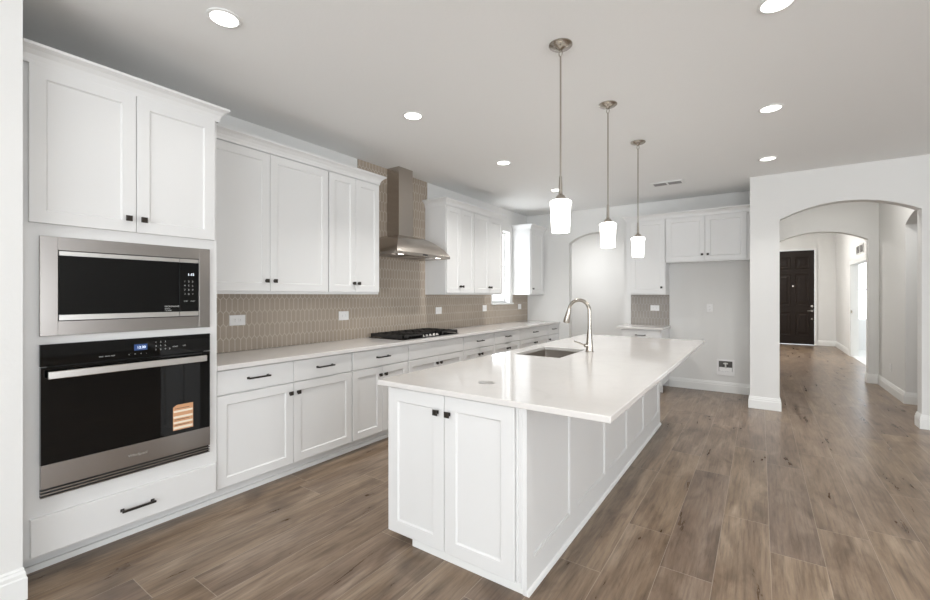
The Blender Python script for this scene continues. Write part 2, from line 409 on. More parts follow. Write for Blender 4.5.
# doorway casing towards the study
b = bx(XR-.018, XR, 13.13, 13.22, 0, 2.10); box(b, XR-.018, XR, 11.16, 11.25, 0, 2.10); box(b, XR-.018, XR, 11.16, 13.22, 2.10, 2.19)
box(b, XR, XR+.13, 13.115, 13.13, 0, 2.10)
struct('trim_2', b, 'trim')
b = bx(XR-.005, XR+.02, 13.10, 13.116, .99, 1.06); struct('trim_3', b, 'nickel')
# study window
w = struct('window_2', bx(5.40, 5.46, 11.0, 11.06, .5, 2.5), 'trim')
b = bx(5.40, 5.46, 14.14, 14.2, .5, 2.5); box(b, 5.40, 5.46, 11.06, 14.14, .5, .56); box(b, 5.40, 5.46, 11.06, 14.14, 2.44, 2.5); box(b, 5.41, 5.45, 12.57, 12.63, .56, 2.44)
obj('window_frame', b, 'trim', w); obj('sash_rail', bx(5.41, 5.45, 11.06, 14.14, 1.46, 1.52), 'trim', w)

w = struct('window_3', bx(2.02, 2.06, 14.80, 14.86, .75, 2.35), 'trim')
b = bx(3.26, 3.3, 14.80, 14.86, .75, 2.35); box(b, 2.06, 3.26, 14.80, 14.86, .75, .80); box(b, 2.06, 3.26, 14.80, 14.86, 2.31, 2.35)
obj('window_frame', b, 'trim', w); obj('sash_rail', bx(2.06, 3.26, 14.81, 14.85, 1.53, 1.57), 'trim', w)
struct('floor_study', bx(XR+.02, 5.4, 10.5, 14.8, 0, .006), 'carpet')
# ------------------------------------------------------------------ cabinet hardware
def knob(parent, F, u, w, d=T):
    b = B(); fbox(b, F, u-.009, u+.009, w-.009, w+.009, d-.001, d+.004)
    fbox(b, F, u-.005, u+.005, w-.005, w+.005, d+.004, d+.018)
    rings(b, F, u-.015, u+.015, w-.015, w+.015, [(.003, d+.017), (0, d+.019), (0, d+.025), (.003, d+.028)])
    return obj('knob', b, 'bronze', parent)
def pull(parent, F, u, w, ln=.14, d=T):
    b = B(); h = ln/2
    for s_ in (-1, 1):
        fbox(b, F, u+s_*(h-.008)-.005, u+s_*(h-.008)+.005, w-.005, w+.005, d-.001, d+.026)
        fbox(b, F, u+s_*(h-.008)-.009, u+s_*(h-.008)+.009, w-.008, w+.008, d-.001, d+.003)
    fbox(b, F, u-h, u+h, w-.0055, w+.0055, d+.024, d+.034)
    return obj('pull_handle', b, 'bronze', parent)
def door(parent, F, u0, u1, w0, w1, ku=None, kw=None, rail=.062):
    o = obj('door', shaker(F, u0, u1, w0, w1, rail), 'cab', parent)
    if ku is not None: knob(o, F, ku, kw)
    return o
def drawer(parent, F, u0, u1, w0, w1, pu=None, pw=None, ln=.14):
    o = obj('drawer_front', slab(F, u0, u1, w0, w1), 'cab', parent)
    if pu is not None: pull(o, F, pu, pw, ln)
    return o
CR = [(0, 0), (.008, 0), (.010, .018), (.018, .040), (.034, .060), (.050, .070), (.056, .074), (.056, .088), (0, .088)]
def crown(bm, path, z, right=True): return sweep(bm, path, [(a, z+q) for a, q in CR], right)

# ------------------------------------------------------------------ tall oven cabinet
XT = -2.94
t = thing('oven_cabinet', 'tall white cabinet housing microwave and wall oven, doors above, drawer below', 'cabinet', (-3.25, .935, 0))
b = B(); y0, y1 = .483, 1.3895
box(b, XL+.002, XT, y0, y0+.018, .105, 2.535); box(b, XL+.002, XT, y1-.018, y1, .105, 2.535)
box(b, XL+.002, XL+.012, y0, y1, .105, 2.535); box(b, XL+.002, XT, y0, y1, 2.535, 2.60)
# face frame round the two appliance openings
box(b, XT-.02, XT, y0+.018, .575, .105, 2.535); box(b, XT-.02, XT, 1.312, y1-.018, .105, 2.535)
for z0, z1 in ((.105, .43), (1.125, 1.225), (1.67, 2.535)): box(b, XT-.02, XT, .575, 1.312, z0, z1)
box(b, XL+.02, XT-.02, .50, 1.365, 1.15, 1.17); box(b, XL+.02, XT-.02, .50, 1.365, .35, .37)
obj('carcass', b, 'cab', t)
F = FX(XT); mid = .944
door(t, F, .507, mid, 1.757, 2.537, mid-.040, 1.832); door(t, F, mid, 1.372, 1.757, 2.537, mid+.032, 1.832)
drawer(t, F, .513, 1.379, .115, .306, .950, .205, .16)
b = bx(XL+.002, -3.045, .478, 1.3895, 0, .105); obj('toe_kick', b, 'cab', t)
obj('shoe_molding', bx(-3.045, -3.030, .478, 1.3895, 0, .03), 'trim', t)
b = crown(B(), [(XT+.008, y0), (XT+.008, y1), (-3.17, y1)], 2.535); obj('crown_molding', b, 'cab', t)

# microwave
XM = XT+.001
t = thing('microwave_oven', 'built-in stainless microwave with black glass door above the wall oven', 'microwave', (XT-.2, .944, 1.23))
F = FX(XM)
Y0, Y1, Z0, Z1 = .547, 1.339, 1.197, 1.697; y0, y1, z0, z1 = .614, 1.274, 1.270, 1.629
b = B(); dd = .018
for a in ((Y0, y0, Z0, Z1), (y1, Y1, Z0, Z1), (y0, y1, Z0, z0), (y0, y1, z1, Z1)): fbox(b, F, *a, 0, dd)
obj('trim_kit', b, 'steel', t, bevel=.0015)
b = B(); fbox(b, F, .58, 1.308, 1.228, 1.665, -.40, -.002); obj('body', b, 'blackplastic', t)
YD = 1.163
b = B(); fbox(b, F, y0+.004, YD-.0015, z0+.032, z1-.026, .0, .016); dr = obj('door', b, 'blackglass', t, bevel=.001)
for w0, w1 in ((z0+.004, z0+.031), (z1-.025, z1-.004)):
    b = B(); fbox(b, F, y0+.004, YD-.0015, w0, w1, 0, .019); obj('door_trim', b, 'handle_steel', dr, label='stainless strip of the microwave door')
b = B(); fbox(b, F, YD+.0015, y1-.004, z0+.032, z1-.026, 0, .016); cp = obj('control_panel', b, 'blackglass', t, bevel=.001)
for w0, w1 in ((z0+.004, z0+.031), (z1-.025, z1-.004)):
    b = B(); fbox(b, F, YD+.0015, y1-.004, w0, w1, 0, .019); obj('panel_trim', b, 'handle_steel', cp)
text('clock_display', '1:15', .022, F, 1.209, 1.523, .0165, 'digit', cp)
for r in range(4):
    for c_ in range(3):
        s_ = ['123', '456', '789', '<0>'][r][c_]
        text('button', s_, .015, F, 1.190+.022*c_, 1.482-.026*r, .0165, 'print', cp)
text('button', 'STOP', .009, F, 1.188, 1.362, .0165, 'print', cp); text('button', 'START', .009, F, 1.226, 1.362, .0165, 'print', cp)
text('door_print', 'MICROWAVE', .013, F, 1.085, 1.330, .0165, 'print', dr)
text('door_print', 'SENSOR', .008, F, 1.085, 1.318, .0165, 'print', dr); text('door_print', 'COOKING', .008, F, 1.085, 1.308, .0165, 'print', dr)

# wall oven
t = thing('built_in_oven', 'built-in black glass wall oven with steel bar handle, below the microwave', 'oven', (XT-.25, .944, .39))
b = B(); fbox(b, F, .58, 1.308, .44, 1.12, -.52, -.002); obj('body', b, 'blackplastic', t)
b = B(); fbox(b, F, .547, 1.338, 1.046, 1.156, 0, .022); cp = obj('control_panel', b, 'blackglass', t, bevel=.0015)
b = B(); fbox(b, F, .932, .995, 1.088, 1.122, .0222, .0228); ds = obj('display', b, 'blue', cp)
text('display_digits', '12:30', .019, F, .945, 1.098, .0230, 'digit', cp)
for i in range(3): text('button_print', ['BAKE', 'BROIL', 'KEEP'][i], .008, F, .775+.026*i, 1.068, .0225, 'print', cp)
for i in range(4): text('button_print', '<>+-'[i], .013, F, .905+.028*i, 1.064, .0225, 'print', cp)
for r in range(3):
    for c_ in range(3): text('button_print', str(3*r+c_+1), .013, F, 1.035+.024*c_, 1.122-.022*r, .0225, 'print', cp)
text('button_print', '0', .013, F, 1.106, 1.078, .0225, 'print', cp); text('button_print', 'START', .010, F, 1.125, 1.088, .0225, 'print', cp); text('button_print', 'OFF', .010, F, 1.180, 1.090, .0225, 'print', cp)
b = B(); fbox(b, F, .549, 1.336, .560, 1.042, 0, .026); dr = obj('door', b, 'blackglass', t, bevel=.0015)
b = B(); fbox(b, F, .568, 1.299, .987, 1.025, .055, .072)
for u in (.66, 1.23): fbox(b, F, u-.014, u+.014, .990, 1.022, .025, .060)
obj('handle', b, 'handle_steel', dr, bevel=.003)
b = B(); fbox(b, F, .549, 1.336, .441, .559, 0, .027); obj('lower_panel', b, 'steel', t, bevel=.0015)
text('brand_print', 'Whirlpool', .022, F, .902, .492, .0275, 'handle_steel', t)
b = B(); fbox(b, F, .549, 1.337, .395, .439, .0005, .004); obj('vent_backing', b, 'blackplastic', t)
b = B(); fbox(b, F, .549, 1.337, .395, .400, .004, .022); fbox(b, F, .549, 1.337, .408, .415, .004, .020); fbox(b, F, .549, 1.337, .424, .430, .004, .020)
obj('vent_trim', b, 'steel', t)
b = B(); prism(b, [(1.125, .583), (1.236, .583), (1.236, .736), (1.145, .736), (1.125, .722)], lambda a, z, q: F(a, z, q), .0262, .0268)
stk = obj('energy_sticker', b, 'sticker', dr, label='orange and cream striped paper sticker')
b = B()
for w0, w1 in ((.590, .604), (.622, .634), (.655, .668), (.690, .702)): fbox(b, F, 1.128, 1.233, w0, w1, .0268, .0271)
obj('sticker_band', b, 'stickerw', dr)
for w0 in (.612, .645, .712):
    b = B(); fbox(b, F, 1.135, 1.215, w0, w0+.003, .0271, .0273); obj('sticker_print', b, 'blackplastic', dr)

# ------------------------------------------------------------------ base cabinets along the left wall
XB = -2.97; F = FX(XB); CT = .905
def base_cab(y0, y1, label, drawers, doors, knobs, pl=.14):
    t = thing('base_cabinet', label, 'cabinet', ((XL+XB)/2, (y0+y1)/2, 0), 'white base cabinets along the tiled wall')
    b = B(); X = XL+.002
    box(b, X, XB, y0+.0005, y0+.018, .105, CT-.002); box(b, X, XB, y1-.018, y1-.0005, .105, CT-.002); box(b, X, X+.01, y0+.018, y1-.018, .105, CT-.002)
    box(b, X+.01, XB, y0+.018, y1-.018, .105, .123)
    for z0, z1 in ((.123, .14), (.715, .735), (.88, CT-.002)): box(b, XB-.02, XB, y0+.018, y1-.018, z0, z1)
    obj('carcass', b, 'cab', t)
    obj('toe_kick', bx(-3.06, -3.045, y0+.0005, y1-.0005, 0, .105), 'cab', t); obj('shoe_molding', bx(-3.045, -3.030, y0+.0005, y1-.0005, 0, .03), 'trim', t)
    for (a, c_, hp) in drawers:
        drawer(t, F, a, c_, .735, .898, (a+c_)/2 if hp else None, .822, pl)
    for (a, c_), k in zip(doors, knobs): door(t, F, a, c_, .112, .730, k, .655)
    return t
g = .003
base_cab(1.39, 2.535, 'white base cabinet with two drawers over two doors, right beside the oven tower', [(1.395, 1.961, 1), (1.961, 2.532, 1)], [(1.395, 1.961), (1.961, 2.532)], [1.961-.030, 1.961+.036], .16)
base_cab(2.535, 3.265, 'white base cabinet with one drawer over two doors, just left of the cooktop', [(2.538, 3.262, 1)], [(2.538, 2.900), (2.900, 3.262)], [2.900-.034, 2.900+.034], .16)
base_cab(3.265, 4.25, 'wide white base cabinet under the cooktop, its top front without a handle', [(3.268, 4.247, 0)], [(3.268, 3.757), (3.757, 4.247)], [3.757-.034, 3.757+.034])
base_cab(4.25, 4.976, 'white base cabinet with drawer and doors just beyond the cooktop', [(4.253, 4.973, 1)], [(4.253, 4.613), (4.613, 4.973)], [4.613-.034, 4.613+.034])
base_cab(4.976, 5.727, 'white base cabinet, second beyond the cooktop, behind the island sink', [(4.979, 5.724, 1)], [(4.979, 5.352), (5.352, 5.724)], [5.352-.034, 5.352+.034])
base_cab(5.727, 6.76, 'wide white base cabinet beneath the small kitchen window', [(5.730, 6.757, 1)], [(5.730, 6.243), (6.243, 6.757)], [6.243-.034, 6.243+.034])
base_cab(6.76, 7.238, 'narrow white base cabinet with a single door in the far corner', [(6.763, 7.225, 1)], [(6.763, 7.225)], [6.80])
o = obj('countertop', bx(XL+.002, -2.925, 1.390, YF-.002, CT, .937), 'quartz', bevel=.003, origin=(-3.25, 4.3, CT))
tag(o, 'long white quartz countertop along the tiled left wall', 'countertop')

# backsplash tile on the left wall
b = B(); X = XL+.001; x1 = XL+.009
box(b, X, x1, 1.390, WY0-.052, .938, 1.412); box(b, X, x1, WY0-.052, WY1+.092, .938, WZ0-.026); box(b, X, x1, WY1+.092, YF-.001, .938, 1.412)
box(b, X, x1, 3.144, 4.314, 1.412, H-.001)
o = struct('trim_4', b, 'tile'); o['label'] = 'greige picket tile backsplash rising to the ceiling behind the hood'

# ------------------------------------------------------------------ wall cabinets on the left wall
XU = -3.24; FU = FX(XU); UB, UT = 1.412, 2.535
def wall_cab(y0, y1, label, doors, knobs, grp='white wall cabinets either side of the hood', x0=None, closed_side=True):
    t = thing('upper_cabinet', label, 'cabinet', ((XL+XU)/2, (y0+y1)/2, UB), grp)
    b = B(); X = XL+.002
    box(b, X, XU, y0+.0005, y0+.018, UB, UT+.06); box(b, X, XU, y1-.018, y1-.0005, UB, UT+.06); box(b, X, X+.01, y0+.018, y1-.018, UB, UT+.06)
    box(b, X+.01, XU-.02, y0+.018, y1-.018, UB+.012, UB+.03); box(b, X+.01, XU-.02, y0+.018, y1-.018, UT+.03, UT+.06)
    box(b, XU-.02, XU, y0+.018, y1-.018, UB, UB+.04); box(b, XU-.02, XU, y0+.018, y1-.018, UT-.04, UT+.06)
    obj('carcass', b, 'cab', t)
    for (a, c_), k in zip(doors, knobs): door(t, FU, a, c_, UB+.020, UT-.006, k, UB+.105)
    return t
wall_cab(1.390, 2.495, 'wall cabinet with two wide doors above the counter, next to the oven tower', [(1.396, 1.932), (1.932, 2.490)], [1.932-.034, 1.932+.036])
wall_cab(2.495, 3.126, 'wall cabinet with two narrow doors, immediately left of the range hood', [(2.500, 2.811), (2.811, 3.121)], [2.811-.030, 2.811+.030])
wall_cab(4.272, 4.905, 'wall cabinet immediately right of the range hood', [(4.277, 4.580), (4.580, 4.900)], [4.580-.030, 4.580+.030])
wall_cab(4.905, 5.690, 'wall cabinet between its neighbour beside the hood and the small window', [(4.910, 5.297), (5.297, 5.685)], [5.297-.030, 5.297+.030])
wall_cab(6.66, 7.236, 'single-door wall cabinet in the far corner, beyond the small window', [(6.68, 7.17)], [6.725])
o = obj('crown_molding', crown(B(), [(XU+.008, 1.390+.062), (XU+.008, 3.126), (XL+.004, 3.126)], UT), 'cab', origin=(XU, 2.3, UT)); tag(o, 'white crown molding over the two wall cabinets left of the hood', 'molding', 'crown moldings on the wall cabinets')
o = obj('crown_molding', crown(B(), [(XL+.004, 4.272), (XU+.008, 4.272), (XU+.008, 5.690), (XL+.004, 5.690)], UT), 'cab', origin=(XU, 4.9, UT)); tag(o, 'white crown molding over the two wall cabinets right of the hood', 'molding', 'crown moldings on the wall cabinets')
o = obj('crown_molding', crown(B(), [(XL+.004, 6.66), (XU+.008, 6.66), (XU+.008, 7.236)], UT), 'cab', origin=(XU, 6.9, UT)); tag(o, 'short white crown molding on the corner wall cabinet beside the window', 'molding', 'crown moldings on the wall cabinets')

# ------------------------------------------------------------------ range hood
t = thing('range_hood', 'stainless chimney range hood with curved canopy over the cooktop', 'range hood', (-3.4, 3.70, 1.84))
XW = XL+.011
b = bx(XW, -3.38, 3.58, 3.82, 2.09, 2.60); obj('chimney', b, 'hoodsteel', t, bevel=.002)
b = bx(XW, -3.383, 3.583, 3.817, 2.60, H-.002); obj('chimney_cover', b, 'hoodsteel', t, bevel=.002)
hx, ha, hb = -3.09, 3.245, 4.165
b = B(); N = 12; rows = []
for i in range(N+1):
    s_ = i/N; a = s_*PI/2
    k = 1-math.cos(a)                   # plan growth: slow at the top... fast at the rim
    k = math.sin(a)**1.0 if False else (1-(1-s_)**1.15)
    zz = 1.868+(2.09-1.868)*(1-s_**1.75)
    xf = -3.38+(hx+3.38)*k; ya = 3.58+(ha-3.58)*k; yb = 3.82+(hb-3.82)*k
    rows.append([b.verts.new(q) for q in ((XW, ya, zz), (xf, ya, zz), (xf, yb, zz), (XW, yb, zz))])
for r0, r1 in zip(rows, rows[1:]):
    for k in range(4): b.faces.new((r0[k], r0[(k+1) % 4], r1[(k+1) % 4], r1[k]))
b.faces.new(rows[0]); b.faces.new(rows[-1]); obj('canopy', b, 'hoodsteel', t, True)
b = bx(hx-.02, hx, ha, hb, 1.838, 1.870); box(b, XW, hx-.02, ha, ha+.015, 1.838, 1.870); box(b, XW, hx-.02, hb-.015, hb, 1.838, 1.870)
obj('rim', b, 'hoodsteel', t, bevel=.002)
obj('underside_panel', bx(XW, hx-.02, ha+.015, hb-.015, 1.846, 1.856), 'hoodsteel', t)
for y in (3.38, 3.70, 4.02):
    if y != 3.70:
        b = B(); lathe(b, -3.16, y, [(.030, 1.846), (.030, 1.841), (.0, 1.841)], 20); obj('hood_lamp', b, 'lamp', t, True)
    b = bx(-3.50, -3.22, y-.14, y+.14, 1.840, 1.846); obj('grease_filter', b, 'steel', t)
b = bx(hx, hx+.002, 3.66, 3.74, 1.846, 1.862); obj('control_strip', b, 'blackplastic', t)

# ------------------------------------------------------------------ gas cooktop
t = thing('gas_cooktop', 'black gas cooktop with cast-iron grates and front knobs on the left counter', 'cooktop', (-3.26, 3.745, .937))
cx0, cx1, cy0, cy1 = -3.53, -3.02, 3.265, 4.245
b = bx(cx0, cx1, cy0, cy1, .9375, .947); obj('tray', b, 'blackglass', t, bevel=.003)
for i in range(3):
    ya = cy0+.010+i*.321; yb = ya+.317; b = B(); z0, z1 = .968, .986
    fr = cx1-.012 if i != 1 else cx1-.10
    for xx in (cx0+.02, fr-.012): box(b, xx, xx+.012, ya, yb, z0, z1)
    for yy in (ya, yb-.012): box(b, cx0+.02, fr, yy, yy+.014, .951, z1)
    for yy in (ya+.095, ya+.205): box(b, cx0+.03, fr-.01, yy, yy+.013, z0, z1+.003)
    for xx in (cx0+.13, cx0+.24, cx0+.35):
        if xx < fr-.02: box(b, xx, xx+.013, ya+.01, yb-.01, z0, z1)
    for xx in (cx0+.02, fr-.014):
        for yy in (ya, yb-.014): box(b, xx, xx+.014, yy, yy+.014, .947, z0)
    obj('grate', b, 'iron', t)
for (xx, yy, r) in ((-3.39, 3.44, .04), (-3.16, 3.44, .032), (-3.33, 3.745, .055), (-3.39, 4.05, .036), (-3.16, 4.05, .036)):
    b = B(); lathe(b, xx, yy, [(r*1.25, .947), (r*1.2, .952), (r, .953), (r, .960), (r*.9, .966), (0, .966)], 24); obj('burner', b, 'iron', t, True)
for i in range(5):
    yy = 3.745+(i-2)*.062; b = B(); lathe(b, -3.058, yy, [(.021, .947), (.020, .951), (.015, .952), (.013, .965), (.011, .967), (0, .967)], 20)
    obj('knob', b, 'handle_steel', t, True)

# ------------------------------------------------------------------ far wall: narrow cabinet, small counter, refrigerator cabinet
YW = YF-.002; YU = 6.92; FFu = FY(YU)
def far_cab(name, x0, x1, z0, label, doors, knobs, kz):
    t = thing(name, label, 'cabinet', ((x0+x1)/2, (YU+YF)/2, z0))
    b = B(); box(b, x0, x0+.018, YU, YW, z0, UT+.06); box(b, x1-.018, x1, YU, YW, z0, UT+.06); box(b, x0+.018, x1-.018, YW-.01, YW, z0, UT+.06)
    box(b, x0+.018, x1-.018, YU+.02, YW-.01, z0+.010, z0+.028); box(b, x0+.018, x1-.018, YU+.02, YW-.01, UT+.03, UT+.06)
    box(b, x0+.018, x1-.018, YU, YU+.02, z0, z0+.03); box(b, x0+.018, x1-.018, YU, YU+.02, UT-.03, UT+.06)
    if name != 'upper_cabinet': box(b, x1-.042, x1-.018, YU, YU+.02, z0+.03, UT-.03)
    if name == 'upper_cabinet': box(b, x0+.018, x0+.07, YU, YU+.02, z0+.03, UT-.03)
    obj('carcass', b, 'cab', t)
    for (a, c_), k in zip(doors, knobs): door(t, FFu, a, c_, z0+.012, UT-.006, k, kz)
    return t
far_cab('upper_cabinet', -1.712, -1.153, 1.412, 'tall narrow wall cabinet with one door above the small corner counter', [(-1.645, -1.160)], [-1.205], 1.520)
far_cab('refrigerator_cabinet', -1.151, -.105, 1.885, 'short two-door wall cabinet over the empty refrigerator space', [(-1.146, -.640), (-.640, -.148)], [-.675, -.603], 1.982)
o = obj('crown_molding', crown(B(), [(-1.714, YW-.003), (-1.714, YU-.008), (-.106, YU-.008)], UT), 'cab', origin=(-.9, YU, UT))
tag(o, 'long white crown molding over the refrigerator cabinet and its narrow neighbour', 'molding')
t = thing('base_cabinet', 'small white base cabinet with a drawer standing left of the refrigerator space', 'cabinet', (-1.43, 6.92, 0))
b = bx(-1.718, -1.156, 6.62, YW, .105, CT-.002); obj('carcass', b, 'cab', t)
obj('toe_kick', bx(-1.718, -1.156, 6.70, 6.72, 0, .105), 'cab', t)
Fb = FY(6.62); drawer(t, Fb, -1.712, -1.162, .735, .898, -1.437, .822); door(t, Fb, -1.712, -1.162, .112, .730, -1.205, .655)
o = obj('countertop', bx(-1.775, -1.134, 6.575, YW, CT, .937), 'quartz', bevel=.003, origin=(-1.46, 6.9, CT))
tag(o, 'small grey-white quartz countertop left of the refrigerator space', 'countertop')
o = struct('trim_5', bx(-1.722, -1.152, YF-.009, YF-.001, .938, 1.411), 'tile_far'); o['label'] = 'small picket tile backsplash on the far wall'

# outlets
def outlet(F, u, w, label, w2=.060, h2=.0375, horiz=True, cat='outlet', name='power_outlet', d=.0):
    t = thing(name, label, cat, F(u, w, d), 'white wall outlets')
    obj('cover_plate', rings(B(), F, u-w2, u+w2, w-h2, w+h2, [(0, d+.0002), (0, d+.004), (.003, d+.006)]), 'plate', t)
    k = .022
    for s_ in (-1, 1):
        cu, cw = (u+s_*k, w) if horiz else (u, w+s_*k)
        obj('receptacle', rings(B(), F, cu-.016, cu+.016, cw-.016, cw+.016, [(0, d+.006), (.002, d+.008)]), 'plate', t)
        b = B()
        for q in (-.006, .006):
            if horiz: fbox(b, F, cu-.005, cu+.004, cw+q-.001, cw+q+.001, d+.0079, d+.0083)
            else: fbox(b, F, cu+q-.001, cu+q+.001, cw-.004, cw+.005, d+.0079, d+.0083)
        obj('slots', b, 'slot', t)
FT = FX(XL+.009)
outlet(FT, 1.852, 1.195, 'white outlet in the tile nearest the oven tower', .066, .043)
outlet(FT, 2.953, 1.190, 'white outlet in the tile left of the cooktop', .063, .046)
outlet(FT, 4.553, 1.197, 'white outlet in the tile just right of the cooktop', .063, .046)
outlet(FT, 5.722, 1.200, 'white outlet in the tile left of the small window', .058, .048)
outlet(FT, 6.912, 1.200, 'white outlet in the tile right of the small window sill', .058, .046)
outlet(FY(YF-.009), -1.360, 1.204, 'white outlet in the small tiled patch above the corner counter', .064, .043)
outlet(FY(YF), -.610, 1.215, 'white outlet on the wall of the refrigerator space', .038, .060, False)
outlet(FN(1.55), 8.55, .36, 'white outlet low on the corridor wall beyond the arch', .038, .060, False)
t = thing('water_supply_box', 'recessed white water supply box low in the refrigerator space wall', 'supply box', (-.41, YF, .36))
b = B(); Fw = FY(YF)
for a in ((-.52, -.495, .245, .475), (-.325, -.30, .245, .475), (-.495, -.325, .245, .30), (-.495, -.325, .45, .475)): fbox(b, Fw, *a, .0005, .012)
obj('frame', b, 'plate', t); b = B(); fbox(b, Fw, -.495, -.325, .30, .45, .0005, .003); obj('recess', b, 'ventdark', t)
b = B(); rod(b, (-.41, YF-.006, .43), (-.41, YF-.006, .35), .012); rod(b, (-.44, YF-.010, .415), (-.38, YF-.010, .415), .010); obj('valve', b, 'handle_steel', t, True)
b = B(); fbox(b, Fw, -.49, -.33, .302, .36, .003, .008); obj('lower_flap', b, 'plate', t)

# ------------------------------------------------------------------ island
IX0, IX1, IY0, IY1, IT = -1.746, -.892, 1.80, 5.02, .879
t = thing('kitchen_island', 'white kitchen island base with two end doors and a panelled long side', 'island', (-1.32, 3.4, 0))
b = B()
box(b, IX0, -.912, IY0, IY0+.02, .05, IT-.001); box(b, IX0, IX0+.018, IY0+.02, IY1, .105, IT-.001)
box(b, IX0+.018, -.912, IY1-.02, IY1, .0, IT-.001); box(b, IX0+.018, -.912, IY0+.02, IY1-.02, .105, .12)
obj('carcass', b, 'cab', t)
b = bx(-1.60, -.912, IY0+.004, IY0+.02, 0, .05); box(b, -1.60, -1.585, IY0+.02, IY1, 0, .105); obj('toe_kick', b, 'trim', t)
F = FY(IY0); door(t, F, -1.766, -1.360, .052, .876, -1.405, .785, .072); door(t, F, -1.360, -.946, .052, .876, -1.328, .785, .072)
b = bx(-.942, -.934, IY0-.008, IY0, .05, IT-.001); box(b, -.921, -.912, IY0-.004, IY0, .03, IT-.001); obj('corner_strip', b, 'cab', t)
# long side: five framed panels
b = B(); xa, xb, xc = -.912, -.900, IX1
box(b, xa, xb, IY0, IY1, .0, IT-.001)
box(b, xb, xc, IY0, IY1, .0, .150); box(b, xb, xc, IY0, IY1, .80, IT-.001)
st = [(IY0, 1.872), (2.352, 2.468), (3.020, 3.128), (3.620, 3.720), (4.225, 4.325), (4.93, IY1)]
for a, c_ in st: box(b, xb, xc, a, c_, .150, .80)
pn = obj('side_panel', b, 'cab', t)
for (a, a1), (c_, c1) in zip(st, st[1:]):
    bb = B()
    for q in ((a1, a1+.009, .15, .80), (c_-.009, c_, .15, .80), (a1+.009, c_-.009, .15, .159), (a1+.009, c_-.009, .791, .80)): box(bb, xb, xb+.0045, *q)
    obj('panel_bead', bb, 'cab', pn)
bb = B(); sweep(bb, [(IX1, IY0), (IX1, IY1), (-1.58, IY1)], [(0, 0), (.014, 0), (.013, .014), (.009, .024), (0, .028)], False) if False else sweep(bb, [(-1.58, IY1), (IX1, IY1), (IX1, IY0)], [(0, 0), (.012, 0), (.011, .014), (.007, .022), (0, .026)], False)
obj('shoe_molding', bb, 'trim', t)
# island countertop with the sink opening
SX0, SX1, SY0, SY1 = -1.705, -1.300, 3.192, 3.835
cx0, cx1, cy0, cy1 = -1.836, -.498, 1.765, 5.336
b = B(); z0, z1 = IT, .909
def slabhole(b, X, Y, z0, z1):
    V = {}
    for k, z in enumerate((z0, z1)):
        for i, x in enumerate(X):
            for j, y in enumerate(Y): V[i, j, k] = b.verts.new((x, y, z))
    for i in range(3):
        for j in range(3):
            if (i, j) == (1, 1): continue
            for k in (0, 1): b.faces.new([V[i, j, k], V[i+1, j, k], V[i+1, j+1, k], V[i, j+1, k]])
    def side(seq):
        for a, c_ in zip(seq, seq[1:]): b.faces.new([V[(*a, 0)], V[(*c_, 0)], V[(*c_, 1)], V[(*a, 1)]])
    side([(0, 0), (1, 0), (2, 0), (3, 0), (3, 1), (3, 2), (3, 3), (2, 3), (1, 3), (0, 3), (0, 2), (0, 1), (0, 0)])
    side([(1, 1), (2, 1), (2, 2), (1, 2), (1, 1)])
slabhole(b, (cx0, SX0, SX1, cx1), (cy0, SY0, SY1, cy1), z0, z1)
o = obj('island_countertop', b, 'quartz', bevel=.004, origin=(-1.17, 3.5, IT)); tag(o, 'large glossy white quartz island countertop with a sink cut-out', 'countertop')
# sink
t = thing('undermount_sink', 'rectangular stainless undermount sink in the island countertop', 'sink', (-1.48, 3.515, .66))
b = B(); e = .004; x0, x1, y0, y1, zt, zb = SX0-e, SX1+e, SY0-e, SY1+e, IT-.001, .665
rings2 = []
for (ins, z) in ((-.02, zt), (-.02, zt-.003), (-.002, zt-.003), (.003-.002, zb-.004), (.018, zb-.006), (0.02, zb)):
    pass
def rr(x0, x1, y0, y1, r, z, n=5):
    out = []
    for (cx, cy, a0) in ((x1-r, y1-r, 0), (x0+r, y1-r, 90), (x0+r, y0+r, 180), (x1-r, y0+r, 270)):
        for k in range(n+1):
            a = math.radians(a0+90*k/n); out.append((cx+r*math.cos(a), cy+r*math.sin(a), z))
    return out
loops = [rr(x0-.018, x1+.018, y0-.018, y1+.018, .02, zt), rr(x0, x1, y0, y1, .018, zt), rr(x0, x1, y0, y1, .018, zb+.02), rr(x0+.006, x1-.006, y0+.006, y1-.006, .018, zb+.006), rr(x0+.02, x1-.02, y0+.02, y1-.02, .018, zb)]
prev = None
for lp in loops:
    r = [b.verts.new(q) for q in lp]
    if prev:
        for k in range(len(r)): b.faces.new((prev[k], prev[(k+1) % len(r)], r[(k+1) % len(r)], r[k]))
    prev = r
b.faces.new(prev)
bs = obj('basin', b, 'sinksteel', t, True); so = bs.modifiers.new('solid', 'SOLIDIFY'); so.thickness = .0015; so.offset = -1
b = B(); lathe(b, -1.48, 3.515, [(.045, .6655), (.045, .6685), (.036, .6695), (.030, .6665), (0, .6665)], 28); obj('drain', b, 'handle_steel', t, True)
